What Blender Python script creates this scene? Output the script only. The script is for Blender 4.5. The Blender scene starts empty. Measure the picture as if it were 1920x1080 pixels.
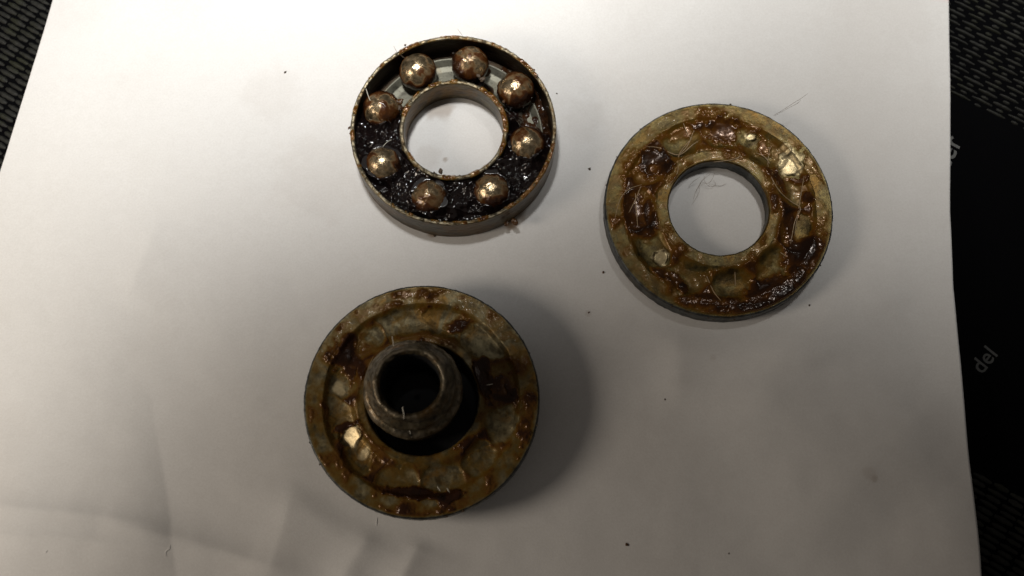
import bpy, math, random
import numpy as np
from mathutils import Vector, Matrix

S = bpy.context.scene
COL = S.collection
MM = 0.001

# ------------------------------------------------------------------ camera
TILT = math.radians(16.0); FPX = 2000.0; CAM_H = 0.2374
cam_d = bpy.data.cameras.new("camera"); cam = bpy.data.objects.new("camera", cam_d); COL.objects.link(cam)
cam.location = (0, 0, CAM_H); cam.rotation_euler = (TILT, 0, 0)
cam_d.sensor_width = 36.0; cam_d.lens = 36.0 * FPX / 1920.0
cam_d.clip_start = 0.005; cam_d.clip_end = 20
cam_d.dof.use_dof = True; cam_d.dof.focus_distance = 0.245; cam_d.dof.aperture_fstop = 13.0
S.camera = cam

def G(x, y, z=0.0):
    """point of the place at height z (m) seen at photograph pixel x, y"""
    dx = (x - 960) / FPX; dy = (540 - y) / FPX
    d = np.array([dx, dy * math.cos(TILT) + math.sin(TILT), dy * math.sin(TILT) - math.cos(TILT)])
    t = (CAM_H - z) / -d[2]
    p = d * t
    return np.array([p[0], p[1]])

# ------------------------------------------------------------------ light
W = bpy.data.worlds.new("World"); S.world = W; W.use_nodes = True
bg = W.node_tree.nodes["Background"]; bg.inputs[0].default_value = (1.0, 0.90, 0.80, 1); bg.inputs[1].default_value = 0.06

def lamp(name, loc, target, size, power, colour, shape='DISK', spread=180):
    d = bpy.data.lights.new(name, 'AREA'); d.shape = shape; d.size = size; d.energy = power; d.color = colour
    d.spread = math.radians(spread)
    o = bpy.data.objects.new(name, d); COL.objects.link(o)
    o.location = loc
    o.rotation_euler = (Vector(target) - Vector(loc)).to_track_quat('-Z', 'Y').to_euler()
    return o
def spot(name, x, y, h, power, colour, rad, soft=0.03):
    d = bpy.data.lights.new(name, 'SPOT'); d.energy = power; d.color = colour; d.shadow_soft_size = soft
    d.spot_size = 2 * math.atan(rad / h); d.spot_blend = 1.0
    o = bpy.data.objects.new(name, d); COL.objects.link(o); o.location = (x, y, h)
    return o
kp = G(-1500, 1200)
lamp('desk_lamp_light', (kp[0], kp[1], 0.19), (G(700, 500)[0], G(700, 500)[1], 0), 0.105, 0.33, (1.0, 0.88, 0.74))
spot('added_spot_top_left', -0.0577, 0.197, 0.5, 13.5, (1.0, 0.995, 0.965), 0.148)  # added spot; its cone edge stands in for the camera's soft shadow
spot('added_spot_top_right', 0.1518, 0.2681, 0.5, 11.2, (1.0, 0.985, 0.94), 0.2516)  # second added spot, brightens the top right beyond the first cone
spot('added_spot_left', -0.1416, 0.0686, 0.4, 3.4, (1.0, 0.97, 0.90), 0.0831)  # third added spot, lifts the left edge beside the shaded middle
S.view_settings.view_transform = 'Standard'; S.view_settings.look = 'None'
S.view_settings.exposure = 0.0; S.view_settings.gamma = 1.0

# ------------------------------------------------------------------ noise (numpy)
def _hash(ix, iy, seed):
    h = (ix.astype(np.int64) * 374761393 + iy.astype(np.int64) * 668265263 + seed * 982451653) & 0x7fffffff
    h = (h ^ (h >> 13)) * 1274126177 & 0x7fffffff
    h = (h ^ (h >> 16)) * 668265263 & 0x7fffffff
    return (h ^ (h >> 15)) / float(0x7fffffff)

def vnoise(x, y, seed=0):
    ix = np.floor(x); iy = np.floor(y); fx = x - ix; fy = y - iy
    fx = fx * fx * fx * (fx * (fx * 6 - 15) + 10); fy = fy * fy * fy * (fy * (fy * 6 - 15) + 10)
    a = _hash(ix, iy, seed); b = _hash(ix + 1, iy, seed); c = _hash(ix, iy + 1, seed); d = _hash(ix + 1, iy + 1, seed)
    return (a * (1 - fx) + b * fx) * (1 - fy) + (c * (1 - fx) + d * fx) * fy * 1.0

def fbm(x, y, seed=0, octv=4, gain=0.5):
    s = 0; a = 1; n = 0
    for k in range(octv):
        s = s + a * vnoise(x * 2 ** k + 17.3 * k, y * 2 ** k - 9.1 * k, seed + k * 7); n += a; a *= gain
    return s / n            # 0..1

def ridged(x, y, seed=0, octv=4):
    s = 0; a = 1; n = 0
    for k in range(octv):
        s = s + a * (1 - np.abs(2 * vnoise(x * 2 ** k + 5.3 * k, y * 2 ** k + 3.7 * k, seed + k * 11) - 1)) ** 2; n += a; a *= 0.5
    return s / n

def worley(x, y, seed=0, per=None):
    """returns F1, F2, random value of the nearest cell"""
    ix = np.floor(x); iy = np.floor(y)
    f1 = np.full(x.shape, 9.0); f2 = np.full(x.shape, 9.0); cid = np.zeros(x.shape); dxx = np.zeros(x.shape); dyy = np.zeros(x.shape)
    for ox in (-1, 0, 1):
        for oy in (-1, 0, 1):
            cx = ix + ox; cy = iy + oy; kx = cx % per if per else cx
            px = cx + _hash(kx, cy, seed); py = cy + _hash(kx, cy, seed + 91)
            d = np.hypot(px - x, py - y); v = _hash(kx, cy, seed + 37)
            near = d < f1; dxx = np.where(near, x - px, dxx); dyy = np.where(near, y - py, dyy)
            f2 = np.where(near, f1, np.minimum(f2, d)); cid = np.where(near, v, cid); f1 = np.where(near, d, f1)
    return f1, f2, cid, dxx, dyy

def sst(a, b, x):
    t = np.clip((x - a) / (b - a), 0, 1); return t * t * (3 - 2 * t)

# ------------------------------------------------------------------ materials
class NT:
    def __init__(self, name):
        self.m = bpy.data.materials.new(name); self.m.use_nodes = True
        self.t = self.m.node_tree; self.n = self.t.nodes; self.l = self.t.links
        self.b = self.n["Principled BSDF"]
    def add(self, kind, **kw):
        nd = self.n.new(kind)
        for k, v in kw.items():
            if k in nd.inputs.keys(): nd.inputs[k].default_value = v
            else: setattr(nd, k, v)
        return nd
    def link(self, a, b): self.l.new(a, b)
    def coord(self):
        return self.add('ShaderNodeTexCoord').outputs['Object']
    def noise(self, scale, detail=6, rough=0.6, vec=None, dist=0.0):
        nd = self.add('ShaderNodeTexNoise'); nd.inputs['Scale'].default_value = scale
        nd.inputs['Detail'].default_value = detail; nd.inputs['Roughness'].default_value = rough
        nd.inputs['Distortion'].default_value = dist
        self.link(vec if vec is not None else self.coord(), nd.inputs['Vector']); return nd.outputs['Fac']
    def ramp(self, fac, stops):
        r = self.add('ShaderNodeValToRGB'); e = r.color_ramp.elements
        while len(e) < len(stops): e.new(0.5)
        for k, (p, c) in enumerate(stops):
            e[k].position = p; e[k].color = (c if len(c) == 4 else (*c, 1)) if not isinstance(c, float) else (c, c, c, 1)
        self.link(fac, r.inputs[0]); return r.outputs['Color']
    def mix(self, fac, a, b):
        m = self.add('ShaderNodeMix', data_type='RGBA')
        for s, v in ((m.inputs[0], fac), (m.inputs[6], a), (m.inputs[7], b)):
            if isinstance(v, bpy.types.NodeSocket): self.link(v, s)
            else: s.default_value = v if not isinstance(v, tuple) or len(v) == 4 else (*v, 1)
        return m.outputs[2]
    def attr(self, name):
        return self.add('ShaderNodeAttribute', attribute_name=name).outputs['Fac']
    def bump(self, h, strength, dist):
        b = self.add('ShaderNodeBump'); b.inputs['Strength'].default_value = strength; b.inputs['Distance'].default_value = dist
        self.link(h, b.inputs['Height']); self.link(b.outputs[0], self.b.inputs['Normal']); return b

def metal(name, dark, light, stain, rough=(0.28, 0.5), metallic=0.85, grime=None, bump=0.5, speck=0.45, bare=False):
    m = NT(name); v = m.coord()
    n1 = m.noise(420, 8, 0.65, v); n2 = m.noise(1500, 5, 0.7, v); n3 = m.noise(150, 6, 0.6, v, 1.0)
    c = m.mix(m.ramp(n1, [(0.35, 0.0), (0.65, 1.0)]), dark, light)
    c = m.mix(m.ramp(n3, [(speck, 0.0), (speck + 0.16, 1.0)]), c, stain)
    c = m.mix(m.ramp(n2, [(0.30, 0.75), (0.46, 0.0)]), c, (0.02, 0.015, 0.01))
    if grime:
        c = m.mix(m.attr('grime'), c, grime)
    if bare:
        c = m.mix(m.attr('bare'), c, m.mix(n2, *(bare if isinstance(bare, tuple) else ((0.62, 0.47, 0.24), (0.85, 0.72, 0.46)))))
    m.link(c, m.b.inputs['Base Color'])
    mr = m.add('ShaderNodeMapRange'); mr.inputs[3].default_value = rough[0]; mr.inputs[4].default_value = rough[1]
    m.link(n1, mr.inputs[0]); m.link(mr.outputs[0], m.b.inputs['Roughness'])
    m.b.inputs['Metallic'].default_value = metallic
    m.bump(n2, bump, 0.00012)
    return m.m

def grease_mat(name, stops, amax=0.95, rough=0.2, spec=0.3, t_clear=0.25, met=0.15, coat=0.1, bmp=0.02):
    """glossy grease; its attribute 'thick' (0..1) is how deep the film is there"""
    m = NT(name); v = m.coord(); th = m.attr('thick')
    n = m.noise(520, 6, 0.66, v, 0.8); n2 = m.noise(2600, 4, 0.6, v)
    ad = m.add('ShaderNodeMath', operation='MULTIPLY_ADD'); m.link(n, ad.inputs[0]); ad.inputs[1].default_value = 0.42; m.link(th, ad.inputs[2])
    sb = m.add('ShaderNodeMath', operation='SUBTRACT'); m.link(ad.outputs[0], sb.inputs[0]); sb.inputs[1].default_value = 0.22
    m.link(m.ramp(sb.outputs[0], stops), m.b.inputs['Base Color'])
    m.link(m.ramp(sb.outputs[0], [(0.0, 0.0), (t_clear, amax * 0.6), (t_clear * 2, amax)]), m.b.inputs['Alpha'])
    m.link(m.ramp(th, [(0.0, 0.38), (0.25, rough + 0.08), (0.5, rough)]), m.b.inputs['Roughness']); m.b.inputs['IOR'].default_value = 1.45
    m.b.inputs['Specular IOR Level'].default_value = spec
    m.b.inputs['Metallic'].default_value = met; m.b.inputs['Coat Weight'].default_value = coat; m.b.inputs['Coat Roughness'].default_value = 0.06
    m.bump(n, bmp, 0.0002)
    return m.m

M_shell = metal('greasy_grey_shell_steel', (0.036, 0.03, 0.019), (0.125, 0.108, 0.066), (0.11, 0.06, 0.016), (0.3, 0.5), 0.75, grime=(0.03, 0.02, 0.012), bump=0.35, speck=0.43, bare=((0.10, 0.08, 0.05), (0.27, 0.23, 0.155)))
M_floor = metal('satin_grey_race_steel', (0.12, 0.115, 0.088), (0.18, 0.172, 0.132), (0.14, 0.115, 0.07), (0.42, 0.55), 0.5, grime=(0.02, 0.014, 0.01), bump=0.2, speck=0.6)
M_wash = metal('tan_smeared_steel', (0.05, 0.037, 0.013), (0.15, 0.115, 0.042), (0.11, 0.06, 0.012), (0.30, 0.46), 0.8, grime=(0.035, 0.022, 0.008), bump=0.5, speck=0.47, bare=True)
M_wash3 = metal('dull_smeared_steel', (0.11, 0.086, 0.04), (0.36, 0.305, 0.175), (0.26, 0.14, 0.028), (0.30, 0.5), 0.65, grime=(0.04, 0.027, 0.012), bump=0.5, speck=0.47, bare=True)
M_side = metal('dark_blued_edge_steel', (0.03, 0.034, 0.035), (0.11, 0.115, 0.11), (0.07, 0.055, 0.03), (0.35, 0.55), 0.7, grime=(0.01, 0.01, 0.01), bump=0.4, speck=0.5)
M_sleeve = metal('worn_dark_sleeve_steel', (0.02, 0.016, 0.010), (0.125, 0.10, 0.056), (0.11, 0.062, 0.018), (0.3, 0.5), 0.6, grime=(0.25, 0.21, 0.15), bump=0.5, speck=0.5)
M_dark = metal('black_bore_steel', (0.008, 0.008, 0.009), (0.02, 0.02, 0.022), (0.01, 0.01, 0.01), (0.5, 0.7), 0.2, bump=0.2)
M_grease = grease_mat('amber_brown_grease', [(0.0, (0.25, 0.165, 0.032)), (0.22, (0.215, 0.11, 0.012)), (0.42, (0.165, 0.064, 0.006)), (0.60, (0.07, 0.024, 0.004)), (0.85, (0.018, 0.007, 0.003))])
M_grease3 = grease_mat('dull_brown_grease', [(0.0, (0.30, 0.215, 0.07)), (0.22, (0.23, 0.135, 0.022)), (0.42, (0.15, 0.064, 0.009)), (0.62, (0.05, 0.018, 0.007)), (1.0, (0.014, 0.007, 0.004))], rough=0.22)
M_black = grease_mat('black_brown_grease', [(0.0, (0.12, 0.05, 0.014)), (0.3, (0.05, 0.02, 0.008)), (0.6, (0.016, 0.007, 0.005)), (1.0, (0.008, 0.005, 0.005))], amax=1.0, rough=0.13, t_clear=0.12, spec=0.6, met=0.0, coat=0.25, bmp=0.015)

def simple(name, col, rough=0.5, alpha=1.0, metallic=0.0, trans=0.0):
    m = NT(name); n = m.noise(900, 4)
    m.link(m.mix(n, tuple(c * 0.75 for c in col), tuple(min(1, c * 1.2) for c in col)), m.b.inputs['Base Color'])
    m.b.inputs['Roughness'].default_value = rough; m.b.inputs['Alpha'].default_value = alpha
    m.b.inputs['Metallic'].default_value = metallic; m.b.inputs['Transmission Weight'].default_value = trans
    return m.m
M_string = simple('pale_amber_grease_string', (0.55, 0.40, 0.24), 0.25, 0.6)
M_hair = simple('pale_brown_fibre', (0.30, 0.23, 0.17), 0.5, 0.8)
M_hair_l = simple('pale_fibre', (0.8, 0.76, 0.66), 0.5, 0.9)
M_grit = simple('dark_grit', (0.07, 0.045, 0.025), 0.6)
M_crumb = simple('brown_grease_crumb', (0.085, 0.038, 0.012), 0.3)

# ------------------------------------------------------------------ mesh helpers
def link(name, me, mat, parent=None, **props):
    o = bpy.data.objects.new(name, me); COL.objects.link(o)
    if parent is not None: o.parent = parent
    if mat is not None and not me.materials:
        for m in (mat if isinstance(mat, (list, tuple)) else [mat]): me.materials.append(m)
    for k, v in props.items(): o[k] = v
    return o

def np_mesh(name, verts, faces, attrs=None, matidx=None, smooth=True):
    me = bpy.data.meshes.new(name)
    verts = np.asarray(verts, np.float32); faces = np.asarray(faces, np.int32)
    me.vertices.add(len(verts)); me.vertices.foreach_set('co', verts.ravel())
    k = faces.shape[1]
    me.loops.add(faces.size); me.loops.foreach_set('vertex_index', faces.ravel())
    me.polygons.add(len(faces)); me.polygons.foreach_set('loop_start', np.arange(0, faces.size, k, dtype=np.int32))
    me.polygons.foreach_set('loop_total', np.full(len(faces), k, np.int32))
    if matidx is not None: me.polygons.foreach_set('material_index', np.asarray(matidx, np.int32))
    me.update(calc_edges=True); me.validate()
    me.polygons.foreach_set('use_smooth', np.full(len(me.polygons), smooth))
    for n, a in (attrs or {}).items():
        at = me.attributes.new(n, 'FLOAT', 'POINT'); at.data.foreach_set('value', np.asarray(a, np.float32).ravel())
    return me

def resample(pts, step):
    out = [pts[0]]
    for a, b in zip(pts[:-1], pts[1:]):
        n = max(1, int(math.ceil(math.dist(a, b) / step)))
        for k in range(1, n + 1): out.append((a[0] + (b[0] - a[0]) * k / n, a[1] + (b[1] - a[1]) * k / n))
    return np.array(out)

def revolve(name, prof, nseg, disp=None, attr=None, closed=True, mats=None):
    """prof (r,z) in m, going so that the surface looks outward; disp(x,y,z,r)->dz, dr in m"""
    n = len(prof); th = np.linspace(0, 2 * math.pi, nseg, endpoint=False)
    r = prof[:, 0][None, :].repeat(nseg, 0); z = prof[:, 1][None, :].repeat(nseg, 0); t = th[:, None].repeat(n, 1)
    x = r * np.cos(t); y = r * np.sin(t)
    if disp is not None:
        dz, dr = disp(x, y, z, r); z = z + dz; x = x + dr * np.cos(t); y = y + dr * np.sin(t)
    V = np.stack([x, y, z], -1).reshape(-1, 3)
    i = np.arange(nseg)[:, None]; m = n if closed else n - 1; j = np.arange(m)[None, :]
    a = i * n + j; b = ((i + 1) % nseg) * n + j; c = ((i + 1) % nseg) * n + (j + 1) % n; d = i * n + (j + 1) % n
    F = np.stack([a, b, c, d], -1).reshape(-1, 4)
    at = {}
    if attr is not None: at = {k: v.reshape(-1) for k, v in attr(x, y, z, r).items()}
    mi = None
    if mats is not None: mi = mats(r, z)[:, :m].reshape(-1)
    return np_mesh(name, V, F, at, mi)

def film(name, r0, r1, nr, nseg, zfun, tfun, floor_z=None, tmin=0.0, tscale=0.5):
    """grease lying on a ring: only where its depth tfun > tmin. metres."""
    rr = np.linspace(r0, r1, nr); th = np.linspace(0, 2 * math.pi, nseg, endpoint=False)
    r = rr[None, :].repeat(nseg, 0); t = th[:, None].repeat(nr, 1); x = r * np.cos(t); y = r * np.sin(t)
    T = tfun(x, y, r); T, TA = T if isinstance(T, tuple) else (T, T); z = zfun(x, y, r) + T
    V = np.stack([x, y, z], -1).reshape(-1, 3)
    i = np.arange(nseg)[:, None]; j = np.arange(nr - 1)[None, :]
    F = np.stack([i * nr + j, ((i + 1) % nseg) * nr + j, ((i + 1) % nseg) * nr + j + 1, i * nr + j + 1], -1).reshape(-1, 4)
    F = F[:, ::-1]
    # outward (up) winding: r grows with j, theta with i -> reversed quads face up/down; fix below
    Tf = T.reshape(-1)[F].max(1); F = F[Tf > tmin]
    used = np.unique(F); mp = np.full(len(V), -1); mp[used] = np.arange(len(used))
    V = V[used]; F = mp[F]
    e1 = V[F[0][1]] - V[F[0][0]]; e2 = V[F[0][3]] - V[F[0][0]]
    if np.cross(e1, e2)[2] < 0: F = F[:, ::-1]
    th_ = np.clip(TA.reshape(-1)[used] / tscale / MM, 0, 1)
    return np_mesh(name, V, F, {'thick': th_})

def tube(name, pts, rad, mat, parent, seg=5, taper=True, **props):
    pts = [Vector(p) for p in pts]
    # smooth the path
    P = []
    for a in range(len(pts) - 1):
        p0 = pts[max(0, a - 1)]; p1 = pts[a]; p2 = pts[a + 1]; p3 = pts[min(len(pts) - 1, a + 2)]
        for k in range(5):
            t = k / 5
            P.append(0.5 * ((2 * p1) + (p2 - p0) * t + (2 * p0 - 5 * p1 + 4 * p2 - p3) * t * t + (3 * p1 - p0 - 3 * p2 + p3) * t ** 3))
    P.append(pts[-1]); V = []; F = []
    for k, p in enumerate(P):
        d = (P[min(k + 1, len(P) - 1)] - P[max(k - 1, 0)]).normalized()
        u = d.cross(Vector((0, 0, 1)));  u = u.normalized() if u.length > 1e-6 else Vector((1, 0, 0)); w = u.cross(d)
        s = k / (len(P) - 1); rr = rad * ((0.35 + 0.65 * math.sin(math.pi * min(1, max(0, s * 0.9 + 0.05)))) if taper else 1)
        for q in range(seg):
            a = 2 * math.pi * q / seg; V.append(p + u * math.cos(a) * rr + w * math.sin(a) * rr)
    for k in range(len(P) - 1):
        for q in range(seg): F.append((k * seg + q, k * seg + (q + 1) % seg, (k + 1) * seg + (q + 1) % seg, (k + 1) * seg + q))
    me = np_mesh(name, [tuple(v) for v in V], F)
    return link(name, me, mat, parent, **props)

def blob(name, loc, size, mat, parent=None, seed=0, sub=2, rough=0.35, flat=0.6, **props):
    import bmesh
    bm = bmesh.new(); bmesh.ops.create_icosphere(bm, subdivisions=sub, radius=1)
    rnd = random.Random(seed); k = [(rnd.uniform(1, 3.5), rnd.uniform(0, 6), Vector((rnd.uniform(-1, 1), rnd.uniform(-1, 1), rnd.uniform(-1, 1))).normalized()) for _ in range(5)]
    for v in bm.verts:
        f = 1 + rough * sum(math.sin(a * v.co.dot(d) * 2 + b) for a, b, d in k) / 3
        v.co = Vector((v.co.x * size[0] * f, v.co.y * size[1] * f, v.co.z * size[2] * f))
    me = bpy.data.meshes.new(name); bm.to_mesh(me); bm.free()
    for p in me.polygons: p.use_smooth = True
    o = link(name, me, mat, parent, **props); o.location = loc
    o.rotation_euler = (0, 0, rnd.uniform(0, 6))
    return o

def thing(name, loc, label, category, group=None):
    o = bpy.data.objects.new(name, None); COL.objects.link(o); o.location = loc; o.empty_display_size = 0.01
    o['label'] = label; o['category'] = category
    if group: o['group'] = group
    return o

# ------------------------------------------------------------------ black mat (ribbed bands, smooth printed band)
MAT_Z = -0.0042
la, lb = G(1780, 175, MAT_Z), G(1920, 245, MAT_Z)
U = (lb - la) / np.linalg.norm(lb - la); Vn = np.array([U[1], -U[0]])    # Vn points down the picture
def mat_uv(p): q = np.asarray(p) - la; return q @ U, q @ Vn
v2 = mat_uv(G(1850, 900, MAT_Z))[1]

mb = NT('black_cloth_mat'); nv = mb.coord()
n1 = mb.noise(1800, 5, 0.7, nv); n2 = mb.noise(60, 4, 0.6, nv)
mb.link(mb.mix(n2, (0.0006, 0.0006, 0.001), (0.0012, 0.0012, 0.0018)), mb.b.inputs['Base Color'])
mb.b.inputs['Roughness'].default_value = 0.75; mb.b.inputs['Specular IOR Level'].default_value = 0.04; mb.bump(n1, 0.6, 0.0002)
mr_ = NT('dark_olive_grey_yarn'); nv = mr_.coord()
n1 = mr_.noise(900, 5, 0.7, nv); n2 = mr_.noise(160, 4, 0.6, nv); n3 = mr_.noise(300, 2, 0.5, nv)
c = mr_.mix(mr_.ramp(n1, [(0.3, 0.0), (0.7, 1.0)]), (0.006, 0.006, 0.005), (0.024, 0.024, 0.020))
c = mr_.mix(mr_.ramp(n2, [(0.5, 0.0), (0.66, 1.0)]), c, (0.016, 0.017, 0.009))
mr_.link(c, mr_.b.inputs['Base Color']); mr_.b.inputs['Roughness'].default_value = 0.6; mr_.b.inputs['Specular IOR Level'].default_value = 0.25; mr_.bump(n1, 0.5, 0.0003)

mat = thing('mat', (0, 0.1, MAT_Z - 0.003), 'black cloth mat with ribbed bands and small pale lettering lying under the white paper', 'mat')
nx = 2
base = np.array([[-0.5, -0.4, -0.003], [0.5, -0.4, -0.003], [0.5, 0.5, -0.003], [-0.5, 0.5, -0.003], [-0.5, -0.4, 0], [0.5, -0.4, 0], [0.5, 0.5, 0], [-0.5, 0.5, 0]])
base[:, 2] += 0.003
me = np_mesh('mat_cloth', base, [(0, 3, 2, 1), (4, 5, 6, 7), (0, 1, 5, 4), (1, 2, 6, 5), (2, 3, 7, 6), (3, 0, 4, 7)], smooth=False)
link('mat_cloth', me, mb.m, mat)

def stitches(name, vfrom, vto, urange, seed, pitch, wid, longs, shorts, period):
    """raised woven stitches in rows along U; even and odd rows are staggered"""
    rnd = random.Random(seed); V = []; F = []; row = 0; v = vfrom
    ring = [(math.cos(a), math.sin(a)) for a in (0, math.pi / 4, math.pi / 2, 3 * math.pi / 4, math.pi)]
    while v < vto:
        u0 = urange[0] + (row % 2) * period / 2 - (row * 0.3 * MM) % period
        while u0 < urange[1]:
            for L, off, hh in ((longs, 0.0, 0.55 * MM), (shorts, period / 2 + (longs - shorts) / 2, 0.42 * MM)):
                u = u0 + off; c = la + U * u + Vn * v
                if not (edge_l(c[1]) + 0.02 < c[0] < edge_r(c[1]) - 0.02) and -0.2 < c[0] < 0.2 and -0.1 < c[1] < 0.27:
                    w = wid * rnd.uniform(0.85, 1.15); h = hh * rnd.uniform(0.7, 1.25)
                    l = L * rnd.uniform(0.9, 1.06); dv = rnd.uniform(-0.12, 0.12) * MM; i0 = len(V); ks = 7
                    for k in range(ks):
                        s = k / (ks - 1); pr = math.sin(math.pi * (0.06 + 0.88 * s)) ** 0.4
                        tw = 1 + 0.12 * math.sin(k * 2.1 + u * 9000)
                        for cx, cz in ring:
                            p = c + U * (l * s) + Vn * (cx * w * pr * tw + dv)
                            V.append((p[0], p[1] - 0.1, 0.003 + cz * h * pr * tw - 0.0001))
                    for k in range(ks - 1):
                        for q in range(4):
                            a = i0 + k * 5 + q; F.append((a, a + 5, a + 6, a + 1))
            u0 += period
        v += pitch; row += 1
    me = np_mesh(name, V, F)
    return link(name, me, mr_.m, mat, kind='stuff')

# ------------------------------------------------------------------ paper sheet outline
RE = [G(x, y) for x, y in [(1784, -560), (1776, -250), (1778, 0), (1781, 150), (1782, 290), (1781, 400), (1786, 540), (1798, 680), (1807, 790), (1816, 900), (1822, 990), (1829, 1080), (1842, 1250), (1862, 1400)]]
LE = [G(x, y) for x, y in [(262, -560), (176, -250), (100, 0), (55, 148), (0, 323), (-62, 540), (-225, 1080), (-330, 1400)]]
RE = np.array(sorted(RE, key=lambda p: p[1])); LE = np.array(sorted(LE, key=lambda p: p[1]))
def edge_r(y): return np.interp(y, RE[:, 1], RE[:, 0])
def edge_l(y): return np.interp(y, LE[:, 1], LE[:, 0])
stitches('ribbed_weave', -0.10, -0.0004, (-0.42, 0.12), 3, 1.4 * MM, 0.42 * MM, 5.1 * MM, 1.8 * MM, 9.7 * MM)
stitches('ribbed_weave', v2, v2 + 0.25, (-0.42, 0.25), 5, 1.62 * MM, 0.66 * MM, 4.6 * MM, 3.6 * MM, 8.9 * MM)

def lettering(text, px0, px1, size, name='lettering', al=0.3):
    a, b = G(*px0, MAT_Z), G(*px1, MAT_Z); d = b - a; ang = math.atan2(d[1], d[0])
    cu = bpy.data.curves.new(name, 'FONT'); cu.body = text; cu.size = size; cu.extrude = 0.00002; cu.offset = 0.00006; cu.space_character = 1.05
    tmp = bpy.data.objects.new('tmp', cu); COL.objects.link(tmp)
    me = bpy.data.meshes.new_from_object(tmp.evaluated_get(bpy.context.evaluated_depsgraph_get()))
    bpy.data.objects.remove(tmp); me.name = name
    me.materials.clear()
    o = link(name, me, simple('pale_grey_print', (al, al, al * 0.95), 0.6), mat)
    o.location = (a[0], a[1] - 0.1, 0.003 + 0.00006); o.rotation_euler = (0, 0, ang)
    o['label'] = 'pale printed letters reading "%s"' % text
    return o
lettering('ter', (1778, 318), (1808, 259), 0.0068, al=0.075)
lettering('del', (1841, 703), (1878, 657), 0.0052, al=0.035)

# ------------------------------------------------------------------ paper
def seg_dist(x, y, a, b):
    ax, ay = a; bx, by = b; dx, dy = bx - ax, by - ay; L = math.hypot(dx, dy)
    s = ((x - ax) * dx + (y - ay) * dy) / (L * L); d = ((x - ax) * dy - (y - ay) * dx) / L
    return s, d, L
def paper_h(x, y):
    h = 0.0011 * (fbm(x / 0.07 + 3, y / 0.07, 5, 2) - 0.5) + 0.0006 * (fbm(x / 0.016, y / 0.016, 9, 3) - 0.5)
    def crease(p0, p1, wl, wr, A, sharp=1.0):
        nonlocal h
        s, d, L = seg_dist(x, y, G(*p0), G(*p1))
        d = d + 0.0012 * (fbm(x / 0.012, y / 0.012, 77, 3) - 0.5)
        e = sst(-0.15, 0.25, s) * (1 - sst(0.75, 1.15, s))
        ww = np.where(d > 0, wr, wl)
        h = h + 3.0 * A * e * np.exp(-np.sqrt((d / ww) ** 2 + (0.04 if sharp > 0 else 0.6)))
    # p0 lower end -> p1 upper end ; wr = right side
    s_, d_, L_ = seg_dist(x, y, G(336, 1060), G(292, 800))
    d_ = d_ + 0.0014 * (fbm(x / 0.02, y / 0.02, 79, 2) - 0.5); e_ = sst(-0.5, 0.1, s_) * (1 - sst(0.3, 1.7, s_)); q_ = np.maximum(-d_, 0)
    h = h + e_ * 0.0044 * (1 - np.exp(-q_ / 0.017)) * np.exp(-q_ / 0.07) + e_ * 0.0006 * np.exp(-np.maximum(d_, 0) / 0.01)
    crease((300, 800), (560, 430), 0.03, 0.03, -0.0004, 0)
    bx, by = G(90, 985)
    h = h + 0.0015 * np.exp(-(((x - bx) / 0.026) ** 2 + ((y - by) / 0.034) ** 2))
    bx, by = G(1790, 1060)
    h = h + 0.0024 * np.exp(-(((x - bx) / 0.016) ** 2 + ((y - by) / 0.022) ** 2))
    crease((505, 1085), (555, 920), 0.004, 0.010, 0.0004)
    crease((640, 1100), (700, 990), 0.004, 0.005, 0.0005)
    crease((750, 1100), (790, 1010), 0.004, 0.005, 0.0006)
    crease((240, 985), (560, 1075), 0.004, 0.006, 0.0008)
    crease((-40, 945), (300, 985), 0.003, 0.012, 0.0006)
    crease((-40, 1000), (420, 1040), 0.003, 0.010, 0.0005)
    crease((1640, 960), (1400, 680), 0.010, 0.022, 0.0018, 0)
    crease((1275, 760), (1275, 600), 0.004, 0.016, 0.0009, 0)
    crease((1480, 700), (1450, 600), 0.008, 0.010, 0.0008, 0)
    crease((1500, 1120), (1840, 950), 0.02, 0.012, 0.0010, 0)
    crease((600, 1090), (570, 600), 0.03, 0.03, 0.0003, 0)
    crease((240, 560), (300, 420), 0.004, 0.004, 0.00025)
    return h
RING_SPOTS = []     # x, y, radius: the sheet is pressed flat here
def paper_z(x, y):
    h = paper_h(x, y)
    for cx, cy, R in RING_SPOTS:
        d = np.hypot(x - cx, y - cy); w = 1 - sst(R * 1.0, R * 1.35, d)
        h = h * (1 - w)
    return h

# ring placing --------------------------------------------------------------
def fit(xl, xr, yc, z):
    a, b = G(xl, yc, z), G(xr, yc, z); return (a + b) / 2, np.linalg.norm(b - a) / 2
H1, H2, H3 = 8.7 * MM, 4.5 * MM, 10.0 * MM
c1, R1 = fit(656.8, 1043.0, 240, H1)
c2, R2 = fit(1133.5, 1561.5, 389, H2)
c3, R3 = fit(569.5, 1012, 748, H3)
for c_, R_ in ((c1, R1), (c2, R2), (c3, R3)): RING_SPOTS.append((c_[0], c_[1], R_))
print('radii mm', R1 * 1e3, R2 * 1e3, R3 * 1e3)

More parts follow.
